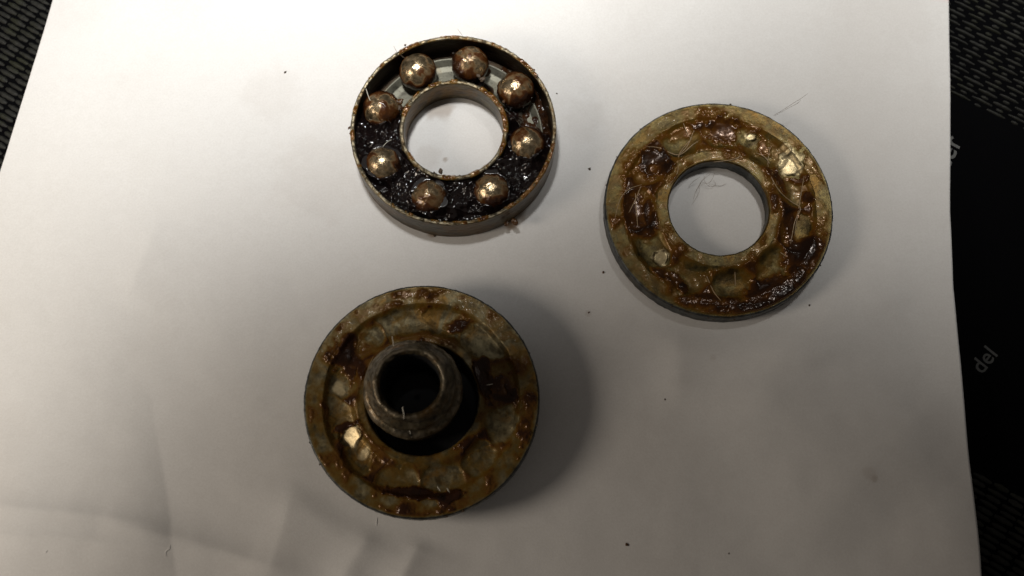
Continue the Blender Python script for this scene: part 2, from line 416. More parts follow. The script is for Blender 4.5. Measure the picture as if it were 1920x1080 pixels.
ny, nxp = 620, 560
ys = np.linspace(G(900, 1400)[1], G(900, -560)[1], ny); fx = np.linspace(0, 1, nxp)
Y = ys[:, None].repeat(nxp, 1); XL = edge_l(ys)[:, None]; XR = edge_r(ys)[:, None]; X = XL + (XR - XL) * fx[None, :]
Z = paper_z(X, Y)
edge = np.minimum(X - XL, XR - X); Z = Z + 0.0006 * np.exp(-edge / 0.004) * (fbm(Y / 0.03, Y * 0, 3, 2) - 0.3)
def stain_at(px, py, rad, s):
    g = G(px, py); d = np.hypot(X - g[0], Y - g[1]) / rad + 0.9 * (fbm(X / 0.003, Y / 0.003, int(px), 3) - 0.5)
    return s * (1 - sst(0.5, 1.15, d))
ST = 0.05 * sst(0.5, 0.75, fbm(X / 0.03, Y / 0.03, 21, 4))
for px, py, rad, s in [(1095, 225, 0.006, 0.07), (1085, 205, 0.0025, 0.05), (825, 205, 0.0035, 0.45), (800, 300, 0.004, 0.12), (812, 438, 0.0012, 0.8), (958, 418, 0.0022, 0.8), (975, 400, 0.002, 0.5),
                       (1103, 588, 0.0008, 0.2), (1620, 890, 0.0018, 0.16), (1630, 900, 0.0009, 0.3), (835, 300, 0.0007, 0.5), (1335, 673, 0.0008, 0.12), (510, 175, 0.008, 0.06), (600, 330, 0.012, 0.07)]:
    ST = np.maximum(ST, stain_at(px, py, rad, s))
gp = G(1790, -30); PINK = 1 - sst(0.4, 1.0, np.hypot((X - gp[0]) / 0.012, (Y - gp[1]) / 0.0062) + 0.2 * (fbm(X / 0.004, Y / 0.004, 8) - 0.5))
n = ny * nxp; TH = 0.0001
V = np.concatenate([np.stack([X, Y, Z + TH], -1).reshape(-1, 3), np.stack([X, Y, Z], -1).reshape(-1, 3)])
i = np.arange(ny - 1)[:, None]; j = np.arange(nxp - 1)[None, :]
a = (i * nxp + j); F1 = np.stack([a, a + 1, a + nxp + 1, a + nxp], -1).reshape(-1, 4); F2 = F1[:, ::-1] + n
def strip(idx): idx = np.asarray(idx); return np.stack([idx[:-1], idx[1:], idx[1:] + n, idx[:-1] + n], -1)
rows = np.arange(ny) * nxp
F = np.concatenate([F1, F2, strip(np.arange(nxp))[:, ::-1], strip(rows), strip(rows + nxp - 1)[:, ::-1], strip(np.arange(nxp) + (ny - 1) * nxp)])
mp = NT('white_printer_paper'); v = mp.coord()
n1 = mp.noise(2200, 5, 0.7, v); n2 = mp.noise(350, 5, 0.6, v); n3 = mp.noise(45, 4, 0.6, v)
c = mp.mix(mp.ramp(n1, [(0.3, 0.0), (0.7, 1.0)]), (0.74, 0.725, 0.71), (0.82, 0.81, 0.80))
c = mp.mix(mp.ramp(n2, [(0.3, 0.12), (0.6, 0.0)]), c, (0.62, 0.60, 0.58))
c = mp.mix(mp.attr('stain'), c, (0.24, 0.14, 0.06)); c = mp.mix(mp.attr('pink'), c, (0.92, 0.42, 0.44))
mp.link(c, mp.b.inputs['Base Color']); mp.b.inputs['Roughness'].default_value = 0.75
mp.b.inputs['Specular IOR Level'].default_value = 0.3; mp.bump(n1, 0.35, 0.0001)
me = np_mesh('paper_sheet', V, F, {'stain': np.tile(ST.ravel(), 2), 'pink': np.tile(PINK.ravel(), 2)})
paper = link('paper_sheet', me, mp.m, None, label='large white sheet of creased paper lying on the black mat under the three bearing parts', category='paper')

# ------------------------------------------------------------------ RING A : shell with balls
def rprof(pts, step=0.12): return resample([(a * MM, b * MM) for a, b in pts], step * MM)
def local(c, px, py, z): g = G(px, py, z); return g[0] - c[0], g[1] - c[1]

ringA = thing('ball_bearing', (c1[0], c1[1], TH), 'open steel bearing ring holding eight greasy brown balls in its channel, uppermost on the paper', 'bearing')
r = R1 / MM; li = r * 0.53; bo = r * 0.485; h = H1 / MM
pA = [(r - 0.5, 0), (r, 0.5), (r + 0.02, 3.0), (r, h - 0.25), (r - 0.12, h - 0.03), (r - 0.35, h), (r - 0.75, h - 0.05), (r - 0.92, h - 0.3),
      (r - 1.0, 2.2), (r - 1.3, 1.5), (li + 0.3, 1.5), (li, 1.9), (li - 0.02, h - 1.1), (li - 0.15, h - 0.8), (li - 0.4, h - 0.7), (bo + 0.2, h - 0.75), (bo, h - 1.1), (bo - 0.02, 0.5), (bo + 0.3, 0), ]
PA = rprof(pA + [pA[0]])[:-1]
def dA(x, y, z, rr):
    rimw = sst(h - 1.4, h - 0.4, z / MM)
    dz = rimw * 0.16 * MM * (fbm(x / MM / 1.1, y / MM / 1.1, 4, 4) - 0.5) * 2 + rimw * 0.22 * MM * sst(0.62, 0.8, fbm(x / MM * 1.5, y / MM * 1.5, 14, 3))
    dr = 0.12 * MM * (fbm(x / MM / 1.5, (y + z * 2) / MM / 1.5, 6, 4) - 0.5) + rimw * 0.1 * MM * (fbm(x / MM * 1.3, y / MM * 1.3, 24, 3) - 0.5)
    return dz, dr
def aA(x, y, z, rr):
    ang = np.arctan2(y, x); worn = sst(h - 0.55, h - 0.12, z / MM) * (rr > R1 - 2 * MM) + sst(h - 1.3, h - 0.85, z / MM) * (rr < li * MM + 0.5 * MM)
    worn = worn * (0.25 + 0.75 * sst(0.3, 0.6, fbm(x / MM / 0.9, y / MM / 0.9, 37, 4)))
    g = sst(0.48, 0.75, fbm(x / MM / 2, (y + 2 * z) / MM / 2, 31, 4)) * 0.7
    inner = (rr < R1 - 0.9 * MM) & (z < (h - 0.5) * MM) & (rr > li * MM - 0.3 * MM)
    g = np.where(inner, 0.92, g)
    out = (rr > R1 - 0.3 * MM) & (z < (h - 0.6) * MM)
    return {'grime': np.where(out, 0.25 + 0.6 * g, g) * (1 - 0.8 * worn), 'bare': worn}
me = revolve('shell', PA, 720, dA, aA); link('shell', me, M_shell, ringA)
# race washer on the floor of the shell
q = [(li + 0.15, 1.3), (li + 0.15, 2.6), (li + 0.4, 2.8), (li + 1.2, 2.75), (li + 2.4, 1.95), ((li + r) / 2 - 0.3, 1.8), (r - 4.6, 2.0), (r - 3.6, 2.75), (r - 3.25, 3.0), (r - 2.95, 3.0), (r - 2.85, 2.8), (r - 2.8, 1.3)]
me = revolve('race_washer', rprof(q + [q[0]], 0.2)[:-1], 360, None,
             lambda x, y, z, rr: {'grime': 0.55 * sst(0.62, 0.8, fbm(x / MM / 2.4, y / MM / 2.4, 51, 4))})
link('race_washer', me, M_floor, ringA)

BR = R1 * 0.177
pitch = (li * MM + R1 - 0.9 * MM) / 2
ball_px = [(778.6, 126.0), (884.4, 110.0), (971.9, 166.5), (983.5, 272.0), (918.6, 355.7), (805.9, 370.5), (715.3, 312.0), (706.3, 203.0)]
BZ = 1.45 * MM + BR * 0.97
balls = []
mbm = NT('steel_ball_in_amber_grease'); v = mbm.coord()
th = mbm.attr('thick'); n1 = mbm.noise(900, 6, 0.65, v); n2 = mbm.noise(2600, 4, 0.6, v)
cm = mbm.mix(mbm.ramp(n1, [(0.35, 0.0), (0.62, 1.0)]), (0.20, 0.15, 0.085), (0.62, 0.50, 0.33))
ad = mbm.add('ShaderNodeMath', operation='MULTIPLY_ADD'); mbm.link(n1, ad.inputs[0]); ad.inputs[1].default_value = 0.3; mbm.link(th, ad.inputs[2])
sb = mbm.add('ShaderNodeMath', operation='SUBTRACT'); mbm.link(ad.outputs[0], sb.inputs[0]); sb.inputs[1].default_value = 0.15
cg = mbm.ramp(sb.outputs[0], [(0.0, (0.30, 0.20, 0.09)), (0.35, (0.21, 0.10, 0.024)), (0.6, (0.085, 0.028, 0.006)), (1.0, (0.018, 0.007, 0.004))])
mbm.link(mbm.mix(mbm.ramp(sb.outputs[0], [(0.05, 0.1), (0.6, 1.0)]), cm, cg), mbm.b.inputs['Base Color'])
mbm.link(mbm.ramp(sb.outputs[0], [(0.1, 0.9), (0.7, 0.05)]), mbm.b.inputs['Metallic'])
mbm.b.inputs['Roughness'].default_value = 0.22; mbm.b.inputs['Coat Weight'].default_value = 0.4; mbm.b.inputs['Coat Roughness'].default_value = 0.1
mbm.bump(n1, 0.28, 0.0005)
for k, (px, py) in enumerate(ball_px):
    lx, ly = local(c1, px, py, BZ + TH); ang = math.atan2(ly, lx); rad = min(max(math.hypot(lx, ly), pitch - 0.5 * MM), pitch + 0.35 * MM)
    nu, nv_ = 96, 56
    th_ = np.linspace(0, 2 * math.pi, nu, endpoint=False)[:, None].repeat(nv_, 1); ph = np.linspace(0.02, math.pi - 0.02, nv_)[None, :].repeat(nu, 0)
    x = np.sin(ph) * np.cos(th_); y = np.sin(ph) * np.sin(th_); z = np.cos(ph); sd = 100 + k * 13
    w = 1.1 * (fbm(x * 1.3 + 9, y * 1.3 + z, sd + 5, 3) - 0.5)
    T = sst(0.43, 0.70, fbm(x * 1.7 + w + z * .6, y * 1.7 + w - z * .4, sd, 4)) * [0.9, 0.75, 0.75, 0.7, 0.8, 0.6, 1.0, 1.0][k]
    T = 0.42 * fbm(x * 3.2 + 5, y * 3.2 + z, sd + 31, 4) + 0.68 * T - 0.08
    T = np.maximum(T, sst(0.78, 0.25, z + 1.25 * (fbm(x * 1.6 + 3, y * 1.6, sd + 41, 3) - 0.5)) * 0.95)
    rg = ridged(x * 2.4 + w, y * 2.4 + w + z, sd + 3, 3)
    rr = BR * (1 + 0.07 * T * (0.4 + rg) + 0.035 * T * (fbm(x * 7, y * 7 + z, sd + 9, 3) - 0.5) + 0.008 * (fbm(x * 4, y * 4, sd + 19, 2) - 0.5))
    V = np.stack([x * rr, y * rr, z * rr], -1).reshape(-1, 3)
    i = np.arange(nu)[:, None]; j = np.arange(nv_ - 1)[None, :]
    F = np.stack([i * nv_ + j, i * nv_ + j + 1, ((i + 1) % nu) * nv_ + j + 1, ((i + 1) % nu) * nv_ + j], -1).reshape(-1, 4)
    # caps
    top = len(V); V = np.concatenate([V, [[0, 0, rr[:, 0].mean()], [0, 0, -rr[:, -1].mean()]]])
    Tt = np.concatenate([T.reshape(-1), [T[:, 0].mean(), T[:, -1].mean()]])
    tri = [(top, ii * nv_, ((ii + 1) % nu) * nv_, top) for ii in range(nu)]
    me = bpy.data.meshes.new('ball')
    faces = [tuple(f) for f in F.tolist()] + [(top, a_ * nv_, ((a_ + 1) % nu) * nv_) for a_ in range(nu)] + [(top + 1, ((a_ + 1) % nu) * nv_ + nv_ - 1, a_ * nv_ + nv_ - 1) for a_ in range(nu)]
    me.from_pydata(V.tolist(), [], faces); me.update()
    for p in me.polygons: p.use_smooth = True
    at = me.attributes.new('thick', 'FLOAT', 'POINT'); at.data.foreach_set('value', Tt.astype(np.float32))
    o = link('ball', me, mbm.m, ringA); o.location = (rad * math.cos(ang), rad * math.sin(ang), BZ)
    balls.append((rad * math.cos(ang), rad * math.sin(ang)))
# black grease packed between the balls
def zA(x, y, rr): return np.full_like(rr, 0.0)
def tA(x, y, rr):
    ang = np.degrees(np.arctan2(y, x)); X_, Y_ = x / MM, y / MM
    lvl = np.interp(ang, [-180, -150, -120, -60, -20, -5, 5, 14, 25, 33, 42, 55, 65, 75, 85, 105, 120, 135, 150, 160, 168, 180],
                    [6.2, 6.5, 6.3, 6.3, 6.0, 4.4, 2.6, 2.0, 2.8, 2.8, 1.2, 1.1, 1.6, 2.4, 1.2, 1.2, 2.2, 1.2, 1.2, 2.0, 4.0, 5.9])
    lvl = lvl + 2.4 * (fbm(X_ / 3.4, Y_ / 3.0, 61, 3) - 0.5)
    for k, (bx, by) in enumerate(balls):
        d = np.hypot(x - bx, y - by) / BR
        lvl = lvl + 1.7 * np.exp(-((d - 0.95) / 0.2) ** 2) * np.clip(lvl / 5, 0.2, 1) * (0.5 + fbm(X_ / 2, Y_ / 2, 63, 2))
    lvl = lvl + 2.4 * (fbm(X_ / 2.6, Y_ / 2.6, 64, 2) - 0.5) + 0.9 * (ridged(X_ / 4.4, Y_ / 4.4, 67, 1) - 0.4) + 0.35 * (fbm(X_ / 1.0, Y_ / 1.0, 68, 1) - 0.5)
    # climbs the inner lip between the two top balls
    lvl = lvl + sst(0.72, 0.60, rr / R1) * (4.0 * np.exp(-((ang - 64) / 8) ** 2) + 3.6 * np.exp(-((ang - 12) / 10) ** 2) + 3.0 * np.exp(-((ang - 158) / 7) ** 2))
    return np.minimum(lvl, h - 0.7) * MM
rr_ = lambda T: T
def film_level(name, r0, r1, nr, nseg):
    rad = np.linspace(r0, r1, nr); th = np.linspace(0, 2 * math.pi, nseg, endpoint=False)
    R_ = rad[None, :].repeat(nseg, 0); t = th[:, None].repeat(nr, 1); x = R_ * np.cos(t); y = R_ * np.sin(t)
    z = tA(x, y, R_); V = np.stack([x, y, z], -1).reshape(-1, 3)
    i = np.arange(nseg)[:, None]; j = np.arange(nr - 1)[None, :]
    F = np.stack([i * nr + j, i * nr + j + 1, ((i + 1) % nseg) * nr + j + 1, ((i + 1) % nseg) * nr + j], -1).reshape(-1, 4)
    keep = z.reshape(-1)[F].max(1) > 1.5 * MM; F = F[keep]
    used = np.unique(F); mp_ = np.full(len(V), -1); mp_[used] = np.arange(len(used))
    tk = np.clip((z / MM - 2.4) / 2.2, 0.0, 1).reshape(-1)[used]
    return np_mesh(name, V[used], mp_[F], {'thick': 0.35 + 0.65 * tk})
link('grease', film_level('grease', li * MM - 0.1 * MM, R1 - 0.85 * MM, 110, 900), M_black, ringA)

# grease smears on the two rims
def rim_film(parent, name, r0, r1, ztop, seed, thr, mat, nr=14):
    def tf(x, y, rr):
        X_, Y_ = x / MM, y / MM
        e = np.minimum(rr - r0, r1 - rr) / (r1 - r0) * 2
        return (0.32 * sst(thr, thr + 0.2, fbm(X_ / 2.4, Y_ / 2.4, seed, 4)) * (0.4 + fbm(X_ * 1.5, Y_ * 1.5, seed + 3, 3)) * sst(0, 0.5, e + 0.2 * fbm(X_, Y_, seed + 9, 2)) - 0.04) * MM
    me = film(name, r0, r1, nr, 720, lambda x, y, rr: np.full_like(rr, ztop), tf, tmin=0.0, tscale=0.5)
    link(name, me, mat, parent)
rim_film(ringA, 'grease_smear', R1 - 1.05 * MM, R1 + 0.1 * MM, H1 - 0.02 * MM, 71, 0.47, M_grease)
rim_film(ringA, 'grease_smear', bo * MM - 0.15 * MM, li * MM + 0.2 * MM, H1 - 0.7 * MM, 75, 0.46, M_grease)
rnd = random.Random(4)
for px, py, sz, zz in [(657, 250, 0.5, H1 * .8), (655, 240, 0.35, H1 * .9), (1005, 143, 0.55, H1), (1000, 131, 0.4, H1 * .8), (985, 118, 0.35, H1), (905, 77, 0.3, H1), (760, 85, 0.3, H1), (815, 328, 0.8, H1 * .86), (826, 322, 0.6, H1 * .9), (800, 330, .5, H1 * .8),
                      (930, 350, 0.3, H1 * .8), (945, 190, 0.4, H1 * .9), (965, 415, 0.9, H1 * .45), (950, 419, 0.7, H1 * .4), (748, 190, 0.9, H1 * .85), (745, 203, 0.8, H1 * .8), (905, 148, 0.7, H1 * .88), (897, 142, 0.55, H1 * .88), (862, 330, .3, H1 * .8), (785, 318, .45, H1 * .88)]:
    lx, ly = local(c1, px, py, zz + TH)
    blob('grease_lump', (lx, ly, zz), (sz * MM, sz * MM * .7, sz * MM * .45), M_crumb if rnd.random() < 0.6 else M_grit, ringA, int(px + py), 3, 0.5)
def hair(parent, c, pts, rad, mat, name='hair'):
    P = []
    for px, py, z in pts:
        lx, ly = local(c, px, py, z * MM + TH); P.append((lx, ly, z * MM))
    return tube(name, P, rad * MM, mat, parent, 4, True)
hair(ringA, c1, [(706, 205, 8.6), (694, 188, 9.2), (688, 172, 9.4), (686, 166, 8.8)], 0.09, M_hair_l)
hair(ringA, c1, [(760, 110, 7.7), (745, 98, 8.5), (738, 86, 9)], 0.05, M_hair)
hair(ringA, c1, [(868, 68, 7.7), (862, 60, 8.5), (858, 54, 9)], 0.05, M_hair)
hair(ringA, c1, [(700, 300, 7.5), (722, 270, 8.0), (735, 262, 7.5)], 0.07, M_hair_l)

# ------------------------------------------------------------------ smeared washers (rings B and C)
def washer_face(R, hz, hb, g0, g1, depth, seed, facets=(), wob=0.022):
    """height of the bare metal top at radius"""
    def f(x, y, rr):
        q = rr / R + wob * (fbm(x / MM / 4, y / MM / 4, seed + 44, 3) - 0.5)
        z = hz - depth * sst(g0, g0 + 0.07, q) * (1 - sst(g1 - 0.05, g1, q))
        mid = (g0 + g1) / 2; z = z - depth * 0.9 * np.clip(1 - ((q - mid) / ((g1 - g0) / 2)) ** 2, 0, 1)
        z = z + 0.05 * MM * (fbm(x / MM / 1.2, y / MM / 1.2, seed, 4) - 0.5)
        z = z + 0.16 * MM * (fbm(x / MM / 4, y / MM / 4, seed + 4, 2) - 0.5)
        fd, gd, vd = dents(x, y, R, seed + 10, 11 if seed < 250 else 12, g0, g1)
        z = z - (0.42 if seed < 250 else 0.24) * MM * np.clip(1 - np.hypot(fd, gd) ** 2, 0, 1)
        for fx_, fy_, fr, tx, ty in facets:
            d = np.hypot(x - fx_, y - fy_) / fr + 0.5 * (fbm(x / MM / 1.5, y / MM / 1.5, seed + 33, 3) - 0.5)
            w = 1 - sst(0.75, 1.1, d); z = z + w * (tx * (x - fx_) + ty * (y - fy_))
        return z
    return f

def build_washer(parent, name, R, bore, hz, g0, g1, depth, seed, mat_top, mat_side, nseg=1000, low=None, facets=()):
    zf = washer_face(R, hz, bore, g0, g1, depth, seed, facets)
    n_top = 170
    rtop = np.linspace(bore + 0.35 * MM, R - 0.3 * MM, n_top)
    pts = [(bore + 0.3 * MM, 0), (bore, 0.3 * MM)]
    side = resample([(bore + 0.3 * MM, 0), (bore, 0.35 * MM), (bore, hz - 0.35 * MM), (bore + 0.1 * MM, hz - 0.1 * MM)], 0.3 * MM)
    side2 = resample([(R - 0.12 * MM, hz - 0.1 * MM), (R, hz - 0.35 * MM)] + (low or [(R, 0.5 * MM), (R - 0.4 * MM, 0)]), 0.3 * MM)
    prof = np.concatenate([side, np.stack([rtop, np.full(n_top, hz)], 1), side2]); ns = len(side)
    jj = np.zeros(len(prof), bool); jj[ns:ns + n_top] = True
    def disp(x, y, z, rr):
        dz = np.where(jj[None, :], zf(x, y, rr) - z, 0)
        dr = np.where(jj[None, :], 0, 0.22 * MM * (fbm(x / MM / 1.1, (y + 3 * z) / MM / 1.1, seed + 8, 4) - 0.5))
        dz = dz + np.where(jj[None, :], 0, 0.05 * MM * (fbm(x / MM, y / MM, seed + 12, 3) - .5) * sst(hz * .7, hz, z))
        return dz, dr
    def attr(x, y, z, rr):
        g = sst(0.47, 0.72, fbm(x / MM / 1.9, y / MM / 1.9, seed + 20, 5)) * 0.6
        b = np.zeros_like(x)
        for fx_, fy_, fr, tx, ty in facets:
            d = np.hypot(x - fx_, y - fy_) / fr + 1.3 * (fbm(x / MM / 1.6, y / MM / 1.6, seed + 35, 4) - 0.5)
            b = np.maximum(b, (1 - sst(0.55, 1.2, d)) * (0.55 + 0.45 * fbm(x / MM * 1.5, y / MM * 1.5, seed + 37, 3)))
        return {'grime': np.clip(g, 0, 1) * (1 - b), 'bare': b}
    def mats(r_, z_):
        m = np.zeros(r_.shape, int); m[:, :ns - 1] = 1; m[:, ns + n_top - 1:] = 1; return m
    me = revolve(name, prof[::-1].copy(), nseg, lambda x, y, z, r_: tuple(a_ for a_ in _rev(disp, x, y, z, r_)), attr, True,
                 lambda r_, z_: _revm(mats, r_, z_))
    o = link(name, me, [mat_top, mat_side], parent)
    return o, zf
def _rev(f, x, y, z, r_):
    dz, dr = f(x[:, ::-1], y[:, ::-1], z[:, ::-1], r_[:, ::-1]); return dz[:, ::-1], dr[:, ::-1]
def _revm(f, r_, z_):
    m = f(r_, z_)[:, ::-1]; return m

def paint(c, z, items, x, y):
    """sum of hand placed patches: (px, py, rx px, ry px, angle deg, amount mm, softness)"""
    out = np.zeros_like(x)
    for px, py, rx, ry, an, am, so in items:
        lx, ly = local(c, px, py, z); sx = rx * 0.123 * MM; sy = ry * 0.123 * MM * 1.08; a_ = math.radians(-an)
        dx = x - lx; dy = y - ly; u = (dx * math.cos(a_) + dy * math.sin(a_)) / sx; w = (-dx * math.sin(a_) + dy * math.cos(a_)) / sy
        d = np.sqrt(u * u + w * w) + 0.75 * (fbm(x / MM / 1.5, y / MM / 1.5, int(px * 3 + py), 3) - 0.5)
        out = out + am * (1 - sst(1 - so, 1 + so * 0.3, d))
    return out

def patchwork(x, y, R, seed, nper, rows, warp=0.35):
    """pulled-off grease in polar blocks: gives film depth (mm) before the larger blobs are added"""
    th = np.arctan2(y, x) / (2 * math.pi) * nper; q = np.hypot(x, y) / R * rows
    X_, Y_ = x / MM / 2.6, y / MM / 2.6
    wx = warp * (fbm(X_, Y_, seed + 1, 3) - 0.5) * 2.6; wy = warp * (fbm(X_ + 7, Y_, seed + 2, 3) - 0.5) * 2.6
    f1, f2, cid, dx, dy = worley(th + wx, q + wy, seed, nper)
    inside = sst(0.0, 0.20, f2 - f1 + 0.10 * (fbm(x / MM, y / MM, seed + 6, 3) - .5))
    c2_ = (cid * 7.13) % 1; c3_ = (cid * 13.7) % 1
    cell = np.where(cid < 0.32, -0.08, np.where(cid < 0.58, 0.12, np.where(cid < 0.82, 0.32, 0.60)))
    cell = cell + 0.30 * ((c2_ - .5) * dx + (c3_ - .5) * dy)
    seam = 0.32 + 0.30 * (fbm(x / MM / 2, y / MM / 2, seed + 9, 3) - .5) * 2
    return cell * inside + seam * (1 - inside)

def dents(x, y, R, seed, N, g0, g1):
    X_, Y_ = x / MM, y / MM
    ph = np.arctan2(y, x) / (2 * math.pi) * N + 0.30 * (fbm(X_ / 4, Y_ / 4, seed + 61, 2) - 0.5) + 20 * N
    k = np.floor(ph) % N; f = np.abs(ph - np.floor(ph) - 0.5) * 2
    g = np.abs((np.hypot(x, y) / R - (g0 + g1) / 2) / ((g1 - g0) / 2) + 0.35 * (fbm(X_ / 3, Y_ / 3, seed + 62, 2) - 0.5))
    v = _hash(k, k * 0 + 3, seed)
    return f, g, v
def dent_film(x, y, R, seed, N, g0, g1):
    f, g, v = dents(x, y, R, seed, N, g0, g1)
    e = np.hypot(f * 0.95, g * 0.95)
    fill = np.where(v < 0.34, -0.06, np.where(v < 0.7, 0.12, 0.42))
    return fill + 0.62 * sst(0.72, 1.02, e) * (0.55 + 0.9 * fbm(x / MM / 3, y / MM / 3, seed + 64, 2)) - 0.10 * sst(0.5, 0, e)

# ---- ring B (right)
ringB = thing('thrust_washer', (c2[0], c2[1], TH), 'flat steel washer smeared with shiny amber grease and strings, at the right of the paper', 'washer')
boreB = R2 * 0.437
gB0, gB1, dB = 0.54, 0.86, 0.5 * MM
def facet(c, z, px, py, rpx, tx, ty):
    lx, ly = local(c, px, py, z); return (lx, ly, rpx * 0.123 * MM, tx, ty)
facB = [facet(c2, H2, 1485, 306, 22, .06, -.08), facet(c2, H2, 1472, 280, 13, .1, -.1), facet(c2, H2, 1409, 252, 11, .1, -.1), facet(c2, H2, 1226, 318, 9, .1, 0), facet(c2, H2, 1225, 430, 7, .1, 0), facet(c2, H2, 1240, 482, 15, .25, 0)]
_, zB = build_washer(ringB, 'washer_body', R2, boreB, H2, gB0, gB1, dB, 200, M_wash, M_side, facets=facB)
paintB = [(1228, 305, 34, 30, 0, 0.75, .4), (1226, 318, 14, 11, 0, -0.45, .5), (1355, 243, 34, 30, 10, 0.5, .35), (1280, 248, 36, 14, -20, 0.35, .5),
          (1485, 306, 24, 32, 20, -2.2, .3), (1500, 335, 22, 12, 0, .5, .4), (1466, 345, 40, 8, 70, .6, .5), (1450, 385, 22, 20, 0, 0.7, .5), (1515, 370, 14, 12, 0, .7, .4), (1480, 420, 14, 40, 0, 0.45, .6), (1500, 475, 44, 26, -40, 0.8, .5),
          (1190, 395, 26, 40, 0, 0.4, .5), (1215, 435, 24, 12, 0, 0.55, .4), (1230, 480, 36, 22, 40, -0.6, .4), (1265, 520, 26, 12, 40, .5, .5), (1281, 540, 10, 12, 0, 0.8, .4),
          (1410, 262, 20, 14, 0, -0.8, .4), (1430, 270, 14, 24, -20, 0.35, .5), (1165, 330, 10, 30, 20, 0.1, .5), (1330, 565, 80, 14, 0, 0.5, .5), (1450, 545, 80, 30, -25, 0.95, .5), (1520, 480, 26, 60, 25, .45, .6), (1475, 560, 60, 20, -35, .5, .6), (1400, 578, 80, 10, -5, .6, .5), (1390, 500, 70, 24, -8, 0.0, .6),  # lower right patches: dark brown grease, deepened to carry the shade there
          (1330, 495, 34, 14, 0, -0.4, .5), (1507, 425, 18, 24, 10, -0.7, .3), (1530, 350, 14, 24, -20, -0.7, .3), (1420, 215, 50, 16, 22, -0.5, .5), (1390, 470, 30, 12, -40, -0.4, .4), (1240, 390, 14, 30, 0, -0.4, .4), (1218, 400, 12, 36, 0, 0.5, .4)]
def tB(x, y, rr):
    q = rr / R2; X_, Y_ = x / MM, y / MM
    groove = sst(gB0 - .03, gB0 + .05, q + 0.03 * (fbm(X_ / 3, Y_ / 3, 222, 3) - .5)) * (1 - sst(gB1 - 0.06, gB1 + .01, q + 0.07 * (fbm(X_ / 3, Y_ / 3, 223, 3) - .5)))
    pw = patchwork(x, y, R2, 217, 15, 4.6, 0.28)
    T = groove * (0.35 * pw + 0.8 * dent_film(x, y, R2, 210, 11, gB0, gB1) + 0.06) + (1 - groove) * (0.20 + 1.2 * (fbm(X_ / 3.0, Y_ / 3.4, 214, 4) - 0.48))
    T = T + (0.03 + 0.25 * groove) * (fbm(X_ / 2.4, Y_ / 2.4, 216, 2) - 0.5) * 1.2 
    T = T + paint(c2, H2, paintB, x, y) * (0.75 + 0.25 * groove)
    edgew = sst(0.99, 0.955, q) * sst(boreB / R2 + 0.004, boreB / R2 + 0.03, q)
    T = T * edgew - 0.05 * (1 - edgew)
    T = np.where(T > 0, 1.1 * np.tanh(T / 1.1), T * 0.5)
    return T * (0.22 + 0.78 * np.clip(np.maximum(groove, sst(0.3, 0.6, T)), 0, 1)) * MM, T * MM
me = film('grease', boreB + 0.2 * MM, R2 - 0.15 * MM, 220, 1200, zB, tB, tmin=0.0, tscale=1.12)
link('grease', me, M_grease, ringB)
def crop2(x, y): return (1110 + x / 2.454, 170 + y / 2.454)
strs = [[(460, 215), (420, 260), (400, 300), (392, 380), (360, 430)], [(250, 262), (310, 262), (400, 290), (470, 240), (545, 195)], [(230, 430), (170, 455), (130, 500), (105, 590)], [(225, 440), (200, 500), (170, 560)],
        [(822, 255), (812, 330), (825, 410), (870, 470), (920, 505), (960, 540), (935, 600), (920, 680), (890, 830)], [(975, 395), (965, 470), (950, 560), (935, 660)], [(660, 240), (680, 300), (640, 320), (560, 330)],
        [(420, 150), (440, 190), (460, 215)], [(400, 290), (440, 250), (470, 180)], [(200, 470), (205, 540), (210, 620)], [(530, 850), (560, 920), (590, 970)], [(660, 830), (665, 890)], [(870, 740), (895, 760)], [(760, 280), (800, 300), (820, 330)]]
for sgm in strs:
    P = []
    for a_, b_ in sgm:
        lx, ly = local(c2, *crop2(a_, b_), H2); rr = np.array([math.hypot(lx, ly)])
        zz = float(zB(np.array([lx]), np.array([ly]), rr)[0] + max(0, tB(np.array([lx]), np.array([ly]), rr)[0][0])); P.append((lx, ly, zz + 0.12 * MM))
    tube('grease_string', P, 0.13 * MM, M_string, ringB, 5)
hair(ringB, c2, [(1450, 217, 4.6), (1470, 205, 6.0), (1493, 190, 8), (1500, 186, 8.5), (1515, 175, 9.5)], 0.05, M_hair)
hair(ringB, c2, [(1453, 217, 4.6), (1476, 204, 6.2), (1496, 193, 8), (1501, 187, 8.6)], 0.04, M_hair)
rndh = random.Random(9)
for P in ([(1332, 326, 2.6), (1318, 338, 2.0), (1306, 356, 1.2), (1300, 374, .4)], [(1326, 326, 2.6), (1312, 345, 1.8), (1310, 362, .9), (1297, 384, .3)], [(1320, 328, 2.5), (1322, 342, 1.6), (1332, 350, .8), (1342, 346, .4), (1338, 338, .3)],
          [(1340, 324, 2.6), (1334, 338, 1.8), (1326, 344, 1.0), (1316, 342, .5)], [(1312, 332, 2.4), (1298, 342, 1.4), (1290, 352, .5)], [(1334, 346, .4), (1350, 349, .3), (1362, 344, .3)]):
    hair(ringB, c2, P, 0.04, M_hair)
for k in range(26):
    a_ = rndh.uniform(0, 6.283); rr = R2 * rndh.choice([0.995, 1.003, 0.99]); sz = rndh.uniform(0.12, 0.3)
    blob('grease_lump', (rr * math.cos(a_), rr * math.sin(a_), H2 * rndh.uniform(.6, 1.0)), (sz * MM, sz * MM, sz * MM), M_grit, ringB, k + 50, 2, 0.5)

